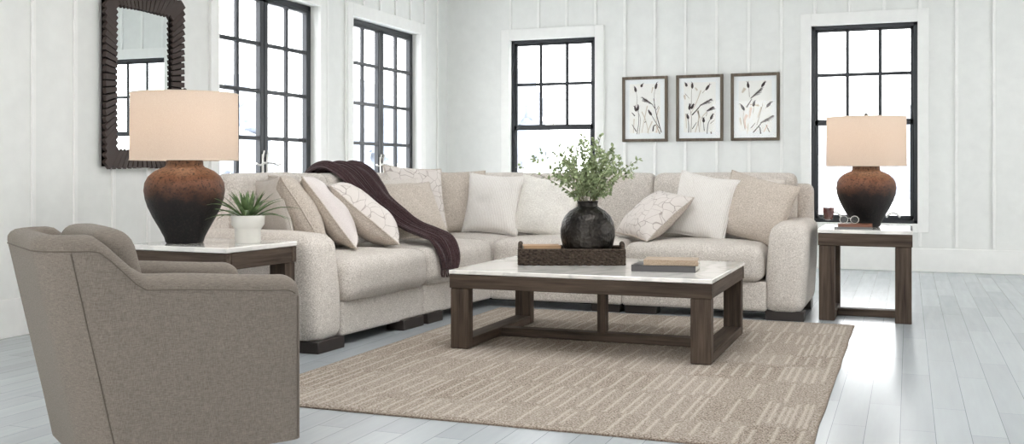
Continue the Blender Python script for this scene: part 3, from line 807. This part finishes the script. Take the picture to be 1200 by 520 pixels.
# ---------------------------------------------------------------- armchair
def armchair():
    t = tag(empty('armchair', (-2.578, 3.10, 0), R(55.65)), 'grey beige linen armchair seen from behind in the left foreground', 'armchair')
    TH = .105; hw = .357-TH/2; xf, xb = .41, -.27; Rr = .10
    path = []
    n1 = 44
    for i in range(n1+1): path.append((xf+(xb+Rr-xf)*i/n1, -hw))
    for i in range(1, 13):
        a = math.pi/2*i/12; path.append((xb+Rr-Rr*math.sin(a), -hw+Rr-Rr*math.cos(a)))
    for i in range(1, 20): path.append((xb, -hw+Rr+(2*hw-2*Rr)*i/20))
    half = path+[]
    path = path+[(x, -y) for x, y in reversed(path[:n1+13])]
    N = len(path)
    def sstep(a): a = max(0, min(1, a)); return a*a*(3-2*a)
    def hgt(x): return .695+.03*sstep((.4-x)/.55)+.138*sstep((-.10-x)/.065)
    bm = new(); rows = []; outer = []; 
    for i, (x, y) in enumerate(path):
        a = Vector(path[max(i-1, 0)]); c = Vector(path[min(i+1, N-1)]); tg = (c-a).normalized(); nr = Vector((tg.y, -tg.x))   # outward
        if nr.dot(Vector((x, y))) < 0 and abs(y) > .2 or (abs(y) <= .2 and nr.x > 0): nr = -nr
        h = hgt(x); th = TH
        d = min(i, N-1-i)*(xf-xb-Rr)/n1
        rr = .07; 
        if d < rr: k = 1-math.sqrt(max(0, 1-(1-d/rr)**2)); h -= rr*k*.95; th -= .05*k
        rake = .17*sstep((-.06-x)/.12)
        base = Vector((x, y))
        sec = []
        zb = .09
        r = th/2
        for z in (zb, zb+.15, .35, .5, h-r-.06, h-r): sec.append((r, z))
        for k in range(1, 8):
            b_ = math.pi*k/8; sec.append((r*math.cos(b_), h-r+r*.8*math.sin(b_)))
        for z in (h-r, h-r-.06, .5, .35): sec.append((-r, z))
        row = []
        for o, z in sec:
            q = base+nr*o; row.append(Vector((q.x-rake*(max(0, z-.1)/.8), q.y, z)))
        rows.append(row); outer.append((base+nr*(r+.0012), h, rake, nr))
    V = grid(bm, rows)
    for row in (V[0], V[-1]): bm.faces.new(row)
    build('shell', bm, 'linen', t, local=True)
    def on(i, z, off=0):
        q, h, rk, nr = outer[i]; return Vector((q.x+nr.x*off-rk*(max(0, z-.1)/.8), q.y+nr.y*off, z))
    b = new(); tube(b, [on(i, outer[i][1]-.062) for i in range(2, N-2)], .0022, 6)
    for i in (n1+3, N-1-n1-3): tube(b, [on(i, .1+(outer[i][1]-.17)*k/20) for k in range(21)], .0022, 6)
    for i in (1, N-2): tube(b, [on(i, .1+(outer[i][1]-.16)*k/12) for k in range(13)], .0022, 6)
    build('seam', b, 'seam', t, local=True)
    b = soft_box((.045, 0, .40), (.37, .268, .085), .05, (.01, .005, .03), seed=41); build('seat_cushion', b, 'linen', t, local=True)
    b = soft_box((-.15, 0, .65), (.075, .262, .21), .06, (.03, .005, .01), seed=42); 
    for v in b.verts: v.co.x -= .2*(v.co.z-.45)
    build('back_cushion', b, 'linen', t, local=True)
    b = soft_box((.06, 0, .20), (.335, .30, .11), .02, wob=0); build('seat_base', b, 'linen', t, local=True)
    b = new(); lathe(b, [(0, 0), (.27, 0), (.275, .012), (.26, .03), (.06, .04), (.055, .10), (0, .10)], 40); build('swivel_base', b, 'dark_leg', t, local=True)
armchair()

# ---------------------------------------------------------------- mirror
def mirror():
    y0, y1, z0, z1 = 5.80, 6.645, 1.083, 2.372; fwd = .125; x = XL+.0215
    t = tag(empty('wall_mirror', (x, (y0+y1)/2, (z0+z1)/2)), 'tall rectangular mirror with dark ribbed frame on the left wall', 'mirror')
    b = new()
    for q in ((y0+.008, y0+fwd, z0+.008, z1-.008), (y1-fwd, y1-.008, z0+.008, z1-.008), (y0+.008, y1-.008, z0+.008, z0+fwd), (y0+.008, y1-.008, z1-fwd, z1-.008)):
        bx(b, x, x+.026, *q, mi=1)
    cy, cz = (y0+y1)/2, (z0+z1)/2; hy, hz = (y1-y0)/2, (z1-z0)/2
    def rib(p_out, p_in, wdt, th):
        p, q = Vector(p_out), Vector(p_in); d = (q-p); s = Vector((0, -d.z, d.y)).normalized()*wdt/2
        vs = []
        for c, h0 in ((p, th), (q, th*.75)):
            for sg in (-1, 1):
                for hh in (.02, h0): vs.append(b.verts.new((x+hh, c.y+sg*s.y*(1.0 if c is p else .8), c.z+sg*s.z*(1.0 if c is p else .8))))
        for f in ((0, 1, 3, 2), (4, 6, 7, 5), (0, 4, 5, 1), (2, 3, 7, 6), (1, 5, 7, 3), (0, 2, 6, 4)): b.faces.new([vs[k] for k in f])
    nV, nH = 25, 16
    for i in range(nV):
        f = -1+2*(i+.5)/nV
        for s in (-1, 1): rib((0, cy+s*hy, cz+f*hz), (0, cy+s*(hy-fwd), cz+f*(hz-fwd)), .038, .05)
    for i in range(nH):
        f = -1+2*(i+.5)/nH
        for s in (-1, 1): rib((0, cy+f*hy, cz+s*hz), (0, cy+f*(hy-fwd), cz+s*(hz-fwd)), .038, .05)
    build('frame', b, ['mirror_frame', 'mirror_groove'], t, smooth=False)
    b = new(); bx(b, x+.002, x+.012, y0+fwd-.01, y1-fwd+.01, z0+fwd-.01, z1-fwd+.01); build('mirror_glass', b, 'mirror', t, smooth=False)
mirror()

# ---------------------------------------------------------------- framed prints
def art(x0, x1, label, heads, stems, pale):
    z0, z1 = 1.394, 2.145; yf = YB-.045; W, H = x1-x0, z1-z0
    t = tag(empty('framed_print', ((x0+x1)/2, YB-.014, (z0+z1)/2)), label, 'picture', 'botanical prints above the sofa')
    fw = .033; b = new()
    for q in ((x0, x0+fw, z0, z1), (x1-fw, x1, z0, z1), (x0+fw, x1-fw, z0, z0+fw), (x0+fw, x1-fw, z1-fw, z1)): bx(b, q[0], q[1], yf, YB-.0135, q[2], q[3], .004, 1)
    build('frame', b, 'frame_wood', t)
    b = new(); bx(b, x0+fw-.002, x1-fw+.002, YB-.026, YB-.02, z0+fw-.002, z1-fw+.002); build('mat_board', b, 'mat_board', t, smooth=False)
    yp = YB-.0265
    b = new(); bx(b, x0+.085, x1-.085, yp-.0015, yp, z0+.10, z1-.085, mi=0)
    yi = yp-.002
    P = lambda u, v: (x0+u*W, z0+v*H)
    def flat(pts, mi, dy=0):
        vs = [b.verts.new((p[0], yi-dy, p[1])) for p in pts]
        try: b.faces.new(vs).material_index = mi
        except ValueError: pass
    def stroke(uv, w0, w1, mi, dy=0):
        pts = smooth_path([(P(*q)[0], 0, P(*q)[1]) for q in uv], 12)
        for k in range(12):
            a, c = pts[k], pts[k+1]; d = (c-a)
            if d.length < 1e-6: continue
            s = Vector((-d.z, 0, d.x)).normalized(); wa, wc = w0+(w1-w0)*k/12, w0+(w1-w0)*(k+1)/12
            flat([((a+s*wa).x, (a+s*wa).z), ((a-s*wa).x, (a-s*wa).z), ((c-s*wc).x, (c-s*wc).z), ((c+s*wc).x, (c+s*wc).z)], mi, dy)
    rnd = random.Random(int(x0*100))
    for uv, w, mi in pale: stroke(uv, w*.5, w, mi)
    for uv, w, mi in stems: stroke(uv, w*1.35, w*.7, mi, .0003)
    for u, v, ang, ln, kind in heads:
        cx, cz = P(u, v); d = Vector((math.sin(R(ang)), math.cos(R(ang)))); s = Vector((d.y, -d.x))
        if kind == 's':       # small bullrush head
            n = 10; pts = []
            for k in range(n+1): f = k/n; pts.append((f, .0145*math.sin(math.pi*f**.7)))
            out = [(cx+d.x*ln*(f-.5)+s.x*w, cz+d.y*ln*(f-.5)+s.y*w) for f, w in pts]+[(cx+d.x*ln*(f-.5)-s.x*w, cz+d.y*ln*(f-.5)-s.y*w) for f, w in reversed(pts[1:-1])]
            flat(out, 1, .0006)
            for k in range(6):
                f = rnd.uniform(.2, .9); sg = rnd.choice((-1, 1)); a = Vector((cx, cz))+d*ln*(f-.5); e = a+d*.022+s*sg*.016
                flat([tuple(a-d*.006), tuple(a+d*.006), tuple(e)], 1, .0008)
        else:                 # feathery plume drooping to one side
            sg = 1 if kind == 'r' else -1
            for k in range(26):
                f = k/25; a = Vector((cx, cz))+d*ln*(f-.5); q = (.012+.042*math.sin(math.pi*(.1+.85*f)))*rnd.uniform(.35, 1.15)*.9
                w = d*.0034
                e = a+d*q*.9-s*sg*q*.75
                flat([tuple(a-w), tuple(a+w), tuple(e+w*.5), tuple(e-w*.5)], 1, .0006+.00002*k)
                e2 = a+d*q*.6+s*sg*q*.28
                flat([tuple(a-w), tuple(a+w), tuple(e2)], 1, .0005)
    build('print', b, ['paper', 'ink', 'ink_mid', 'ink_pale', 'ink_blush'], t, smooth=False)
    b = new(); bx(b, x0+fw-.002, x1-fw+.002, YB-.036, YB-.034, z0+fw-.002, z1-fw+.002); build('glass', b, 'print_glass', t, smooth=False)
A1 = lambda x, y: ((735+x/6.11-730)/53.3, 1-(85+y/6.11-90.3)/75.5)
A2 = lambda x, y: ((790+x/5.91-793)/55, 1-(82+y/5.91-87.5)/77.5)
A3 = lambda x, y: ((853+x/5.78-857)/57, 1-(80+y/5.78-85)/79)
def H(A, *hs): return [(*A(x, y), a, l, k) for x, y, a, l, k in hs]
def St(A, *ss): return [([A(*p) for p in pts], w, mi) for pts, w, mi in ss]
art(-3.106, -2.573, 'leftmost of the three framed grass prints above the sofa',
    H(A1, (64, 120, -12, .075, 's'), (110, 95, 20, .045, 's'), (213, 100, 12, .085, 's'), (152, 205, -55, .15, 'r'), (64, 258, -20, .075, 's'), (83, 252, 10, .075, 's'), (168, 288, -35, .085, 's')),
    St(A1, ([(75, 440), (88, 360), (85, 270)], .003, 1), ([(90, 440), (100, 330), (72, 260)], .0022, 2), ([(72, 250), (76, 180), (66, 130)], .0018, 2),
       ([(250, 430), (215, 300), (195, 190)], .004, 1), ([(205, 260), (180, 225)], .003, 1), ([(235, 400), (200, 340), (172, 295)], .003, 1), ([(200, 240), (200, 160), (211, 110)], .0018, 2),
       ([(190, 420), (195, 385), (212, 375)], .006, 1), ([(60, 310), (38, 285)], .005, 1), ([(70, 420), (40, 370)], .004, 1), ([(212, 430), (225, 390), (200, 380)], .005, 4), ([(130, 357), (142, 350)], .004, 1), ([(240, 440), (215, 380)], .004, 2), ([(215, 270), (232, 240)], .0025, 2)),
    St(A1, ([(110, 430), (130, 330), (150, 240)], .006, 3), ([(160, 440), (140, 350), (110, 280)], .006, 3), ([(180, 150), (190, 110)], .007, 3), ([(150, 430), (185, 350)], .007, 3), ([(50, 430), (55, 330)], .006, 3), ([(220, 430), (215, 330), (235, 250)], .006, 3)))
art(-2.475, -1.942, 'middle one of the three framed grass prints above the sofa',
    H(A2, (88, 98, -15, .05, 's'), (130, 105, 0, .075, 's'), (237, 120, 35, .085, 's'), (222, 222, 62, .15, 'l'), (112, 250, 8, .08, 's'), (132, 248, 25, .08, 's'), (250, 270, 58, .09, 'l'), (265, 322, 25, .08, 's'), (208, 345, -5, .06, 's'), (98, 318, -15, .07, 's')),
    St(A2, ([(120, 430), (125, 330), (113, 260)], .0025, 2), ([(124, 240), (124, 170), (128, 115)], .002, 2), ([(128, 310), (165, 270), (190, 240)], .005, 1), ([(130, 405), (160, 360)], .0035, 1), ([(105, 430), (105, 380), (98, 325)], .0035, 1),
       ([(232, 440), (240, 370), (262, 330)], .003, 1), ([(213, 420), (207, 355)], .003, 1), ([(200, 160), (228, 128)], .0018, 2), ([(225, 320), (238, 280)], .002, 2), ([(262, 440), (258, 425)], .006, 2), ([(255, 370), (285, 345)], .0025, 2), ([(80, 160), (110, 195)], .0022, 2), ([(170, 350), (180, 430)], .0022, 2)),
    St(A2, ([(150, 430), (175, 340), (170, 280)], .009, 3), ([(120, 300), (160, 220), (190, 140)], .006, 3), ([(80, 200), (75, 170)], .014, 3), ([(90, 400), (85, 300)], .006, 3), ([(185, 330), (165, 280)], .010, 3), ([(150, 120), (165, 140)], .010, 3), ([(180, 430), (190, 340), (230, 290)], .005, 3)))
art(-1.857, -1.325, 'rightmost of the three framed grass prints above the sofa',
    H(A3, (140, 108, -8, .075, 's'), (245, 105, 35, .085, 's'), (195, 165, 48, .17, 'l'), (102, 257, -32, .095, 's'), (180, 235, 12, .07, 's'), (282, 242, 42, .09, 's'), (265, 342, 60, .16, 'l')),
    St(A3, ([(130, 260), (165, 205)], .005, 1), ([(150, 190), (145, 120)], .002, 2), ([(215, 150), (238, 115)], .002, 2), ([(175, 430), (215, 385), (235, 360)], .0045, 1), ([(225, 440), (220, 400), (205, 390)], .005, 1), ([(200, 380), (235, 260), (240, 230)], .002, 2), ([(258, 270), (275, 250)], .002, 2),
       ([(120, 410), (108, 340), (110, 275)], .002, 2), ([(175, 300), (180, 245)], .002, 2), ([(285, 430), (262, 380)], .004, 2), ([(160, 400), (190, 365)], .003, 1)),
    St(A3, ([(125, 400), (115, 350), (135, 310)], .018, 4), ([(100, 160), (120, 130)], .018, 3), ([(150, 330), (160, 260)], .014, 4), ([(205, 330), (230, 260)], .008, 3), ([(95, 380), (85, 330)], .008, 3), ([(245, 430), (270, 380)], .009, 4), ([(150, 240), (215, 250)], .010, 3), ([(135, 440), (140, 370)], .006, 3)))

# ---------------------------------------------------------------- coffee table dressing
TZ = .4767
def tray():
    W, D, Hh = .665, .34, .095; t = tag(empty('woven_tray', (-1.992, 6.25, TZ), R(19)), 'dark woven rectangular tray with handles on the coffee table', 'tray')
    def loop(hw, hd, r, n=8):
        P = []
        for cx, cy, a0 in ((hw-r, -hd+r, -90), (hw-r, hd-r, 0), (-hw+r, hd-r, 90), (-hw+r, -hd+r, 180)):
            for k in range(n+1): a = R(a0+90*k/n); P.append(Vector((cx+r*math.cos(a), cy+r*math.sin(a), 0)))
        out = []; 
        for i in range(len(P)):
            a, c = P[i], P[(i+1) % len(P)]; m = max(1, int((c-a).length/.008))
            for k in range(m): out.append(a.lerp(c, k/m))
        return out
    b = new(); bx(b, -W/2+.012, W/2-.012, -D/2+.012, D/2-.012, .002, .014)
    for s in (-1, 1):
        bx(b, -W/2+.008, W/2-.008, s*(D/2-.010)-.004, s*(D/2-.010)+.004, .004, Hh-.006); bx(b, s*(W/2-.010)-.004, s*(W/2-.010)+.004, -D/2+.008, D/2-.008, .004, Hh-.006)
    build('liner', b, 'wicker', t, local=True)
    b = new(); nr = 8
    for r_ in range(nr):
        lp = loop(W/2-.008, D/2-.008, .02); n = len(lp); pts = []
        for i, p in enumerate(lp):
            d = Vector((p.x/(W/2), p.y/(D/2), 0)); d = Vector((math.copysign(1, d.x) if abs(d.x) > abs(d.y) else 0, math.copysign(1, d.y) if abs(d.y) >= abs(d.x) else 0, 0))
            pts.append(p+d*(.006*math.sin(i*math.pi/3+r_*math.pi))+Vector((0, 0, .007+r_*.0122+.0012*math.sin(i*.9+r_))))
        tube(b, pts, .0068, 6, closed=True)
    tube(b, [p+Vector((0, 0, Hh)) for p in loop(W/2-.008, D/2-.008, .02)], .0085, 6, closed=True)
    build('woven_wall', b, 'wicker', t, local=True)
    for s in (-1, 1):
        b = new(); pts = smooth_path([(s*(W/2-.012), -.07, Hh), (s*(W/2-.012), -.062, Hh+.022), (s*(W/2-.012), 0, Hh+.03), (s*(W/2-.012), .062, Hh+.022), (s*(W/2-.012), .07, Hh)], 24)
        tube(b, [p+Vector((.002*math.sin(i*1.7), 0, .002*math.cos(i*1.7))) for i, p in enumerate(pts)], .013, 8); build('handle', b, 'wicker', t, local=True)
    return t
tray()
VX, VY = -1.893, 6.282
b = new(); lathe(b, [(0, 0), (.085, 0), (.098, .006), (.132, .045), (.158, .095), (.171, .15), (.172, .195), (.163, .245), (.143, .285), (.112, .316), (.080, .334), (.066, .344), (.063, .358), (.066, .372), (.069, .378), (.062, .378), (.054, .36), (.05, .33)], 64, (VX, VY, TZ+.015))
v_ = build('vase', b, 'vase'); v_.location = (0, 0, 0)
tag(v_, 'round hammered dark metal vase standing in the woven tray', 'vase')
def sprigs():
    rnd = random.Random(12); top = Vector((VX, VY, TZ+.015+.375))
    nS = 30
    for k in range(nS):
        a = k*2.39996+rnd.uniform(-.2, .2); ring = math.sqrt((k+.5)/nS)
        spread = .40*ring*rnd.uniform(.75, 1.1)*(1-.14*math.cos(a-.364)); hgt = rnd.uniform(.30, .39)*(1-.55*ring**2)+.03
        if k in (3, 6): hgt = .42
        base = top+Vector((math.cos(a)*.035, math.sin(a)*.035, -.12)); d = Vector((math.cos(a), math.sin(a), 0))
        pts = smooth_path([base, top+d*.045, top+d*(spread*.5)+Vector((0, 0, hgt*.55)), top+d*spread+Vector((0, 0, hgt))], 24)
        e = tag(empty('leafy_sprig', base), 'slender green leafy sprig standing in the dark round vase', 'sprig', 'leafy sprigs in the dark vase')
        b = new(); tube(b, pts, .0028, 5, r1=.0012); build('stem', b, 'stem', e)
        b = new()
        def leaf(p, dr, L_, W_):
            dr = dr.normalized(); sd = dr.cross(Vector((rnd.uniform(-1, 1), rnd.uniform(-1, 1), rnd.uniform(-.3, 1)))).normalized(); up = sd.cross(dr)
            prof = ((0, .05), (.25, .8), (.5, 1), (.75, .7), (1, .03)); L3 = []; R3 = []; C3 = []
            for f, w in prof:
                c = p+dr*L_*f+up*(-.18*L_*f*f); C3.append(b.verts.new(c)); L3.append(b.verts.new(c+sd*W_*w+up*.12*W_)); R3.append(b.verts.new(c-sd*W_*w+up*.12*W_))
            for i in range(4):
                b.faces.new((L3[i], C3[i], C3[i+1], L3[i+1])); b.faces.new((C3[i], R3[i], R3[i+1], C3[i+1]))
        def along(pts_, i0, dens, sz):
            for i in range(i0, len(pts_)):
                tdir = (pts_[min(i+1, len(pts_)-1)]-pts_[i-1]).normalized()
                for _ in range(dens):
                    o = Vector((rnd.gauss(0, 1), rnd.gauss(0, 1), rnd.gauss(0, 1))); o = (o-tdir*o.dot(tdir)).normalized()
                    leaf(pts_[i], tdir*.7+o, sz*rnd.uniform(.7, 1.2), sz*.33*rnd.uniform(.7, 1.1))
        along(pts, 10, 2, .030)
        for _ in range(3):
            i = rnd.randrange(10, 20); o = Vector((rnd.gauss(0, 1), rnd.gauss(0, 1), rnd.gauss(.4, .8))).normalized()
            tw = smooth_path([pts[i], pts[i]+o*.05+Vector((0, 0, .02)), pts[i]+o*.09+Vector((0, 0, .05))], 7)
            tube(b, tw, .0012, 4); along(tw, 1, 2, .026)
        build('leaves', b, 'leaf', e)
sprigs()
def book(loc, rz, w, d, h, cover, label, cov=.003, group=None, name='book'):
    t = tag(empty(name, loc, R(rz)), label, 'book', group)
    b = new(); bx(b, -w/2, w/2, -d/2, d/2, 0, cov, .001, 1); bx(b, -w/2, w/2, -d/2, d/2, h-cov, h, .001, 1)
    bx(b, -w/2, w/2, -d/2, -d/2+cov, cov*.9, h-cov*.9)
    build('cover', b, cover, t, local=True)
    b = new(); bx(b, -w/2+.004, w/2-.004, -d/2+cov, d/2-.004, cov, h-cov); build('pages', b, 'pages', t, local=True, smooth=False)
    return t
tz = TZ+.0145
book((-2.205, 6.185, tz), 17, .21, .17, .045, 'book_brown', 'brown book at the bottom of the stack in the tray', group='books in the tray')
book((-2.195, 6.182, tz+.0452), 23, .20, .16, .030, 'book_cream', 'cream book in the middle of the stack in the tray', group='books in the tray')
book((-2.17, 6.18, tz+.0754), 26, .235, .155, .026, 'book_tan', 'tan book on top of the stack in the tray', group='books in the tray')
book((-1.335, 6.03, TZ), 5, .37, .27, .036, 'book_black', 'charcoal covered book lying on the marble coffee table', .003)
book((-1.30, 6.02, TZ+.0362), 9, .31, .225, .032, 'book_oat', 'oatmeal cloth book on top of the charcoal book on the coffee table', .004)

# ---------------------------------------------------------------- plant on left end table
def plant():
    x, y, z = -3.365, 4.765, .6683
    t = tag(empty('potted_plant', (x, y, z)), 'spiky green succulent in a white pot on the left end table', 'plant')
    b = new(); lathe(b, [(0, 0), (.066, 0), (.069, .004), (.070, .075), (.076, .083), (.088, .10), (.090, .147), (.088, .15), (.083, .148), (.081, .12), (0, .12)], 48, (x, y, z)); build('pot', b, 'pot', t)
    b = new(); lathe(b, [(0, .137), (.03, .141), (.081, .136), (.081, .122), (0, .122)], 32, (x, y, z)); build('soil', b, 'soil', t)
    rnd = random.Random(3); b = new()
    def blade(a, ln, rise, w, droop):
        base = Vector((x+math.cos(a)*.02, y+math.sin(a)*.02, z+.135)); d = Vector((math.cos(a), math.sin(a), 0)); s = Vector((-d.y, d.x, 0)); rows = []
        for k in range(9):
            f = k/8; c = base+d*(ln*f*math.cos(rise)+droop*f*f*ln*.4)+Vector((0, 0, ln*f*math.sin(rise)-droop*ln*f**3*.6)); ww = w*(1-f**2.2)*(.7+.6*f*(1-f)*2)+.0006
            rows.append([c+s*ww, c+Vector((0, 0, -ww*.55)), c-s*ww, c+Vector((0, 0, ww*.05))])
        grid(b, rows, close_v=True)
    for k in range(34):
        f = k/33; a = k*2.39996; blade(a, .10+.10*f*rnd.uniform(.7, 1.15)+.05, R(84-62*f+rnd.uniform(-8, 8)), .014, .12+.55*f*f)
    for a, ln in ((3.5, .2), (3.9, .19), (0.1, .21), (.5, .19), (2.9, .2)): blade(a, ln, R(18), .008, .7)
    build('leaves', b, 'succulent', t)
plant()

# ---------------------------------------------------------------- small things on the right end table
EZ = .6455
def mug():
    x, y = -.545, 7.86; t = tag(empty('glass_mug', (x, y, EZ)), 'footed glass mug of dark red brown drink on the right end table', 'mug')
    b = new(); lathe(b, [(0, 0), (.036, 0), (.037, .004), (.014, .012), (.010, .028), (.014, .04), (.033, .058), (.039, .085), (.041, .12), (.044, .165), (.0425, .166), (.039, .12), (.036, .085), (.03, .062), (0, .052)], 36, (x, y, EZ)); build('glass_body', b, 'cup_glass', t)
    b = new(); lathe(b, [(0, .054), (.029, .0635), (.0352, .086), (.038, .12), (.039, .148), (0, .148)], 32, (x, y, EZ)); build('drink', b, 'coffee', t)
    b = new(); tube(b, smooth_path([(x-.038, y, EZ+.145), (x-.068, y-.004, EZ+.14), (x-.078, y-.006, EZ+.11), (x-.062, y-.004, EZ+.078), (x-.036, y, EZ+.075)], 18), .005, 8); build('handle', b, 'cup_glass', t)
mug()
book((-.375, 7.86, EZ), 3, .26, .18, .012, 'magazine', 'thin grey magazine under the brown leather notebook on the right end table', .0012, name='magazine')
book((-.36, 7.86, EZ+.0122), 2, .235, .155, .022, 'leather', 'brown leather notebook beside the lamp on the right end table', .003, name='notebook')
def glasses():
    x, y, z = -.40, 7.845, EZ+.0345
    t = tag(empty('eyeglasses', (x, y, z)), 'folded pair of round eyeglasses on the brown leather notebook', 'eyeglasses')
    b = new()
    for s in (-1, 1): tube(b, [(x+s*.037+.028*math.cos(a), y+.006*math.sin(a), z+.028+.026*math.sin(a)) for a in [2*math.pi*k/28 for k in range(28)]], .0024, 6, closed=True)
    tube(b, smooth_path([(x-.010, y, z+.034), (x, y, z+.040), (x+.010, y, z+.034)], 8), .002, 6)
    build('rims', b, 'pewter', t)
    for s in (-1, 1):
        b = new(); tube(b, smooth_path([(x+s*.066, y, z+.038), (x+s*.068, y+.012, z+.038), (x+s*.02, y+.022, z+.022), (x-s*.05, y+.03, z+.003)], 16), .002, 6); build('temple', b, 'bronze', t)
        b = new(); lathe(b, [(0, -.0006), (.027, -.0006), (.027, .0006), (0, .0006)], 28); b.transform(Matrix.Translation((x+s*.037, y, z+.028)) @ Matrix.Rotation(R(90), 4, 'X')); build('lens', b, 'cup_glass', t, smooth=False)
glasses()
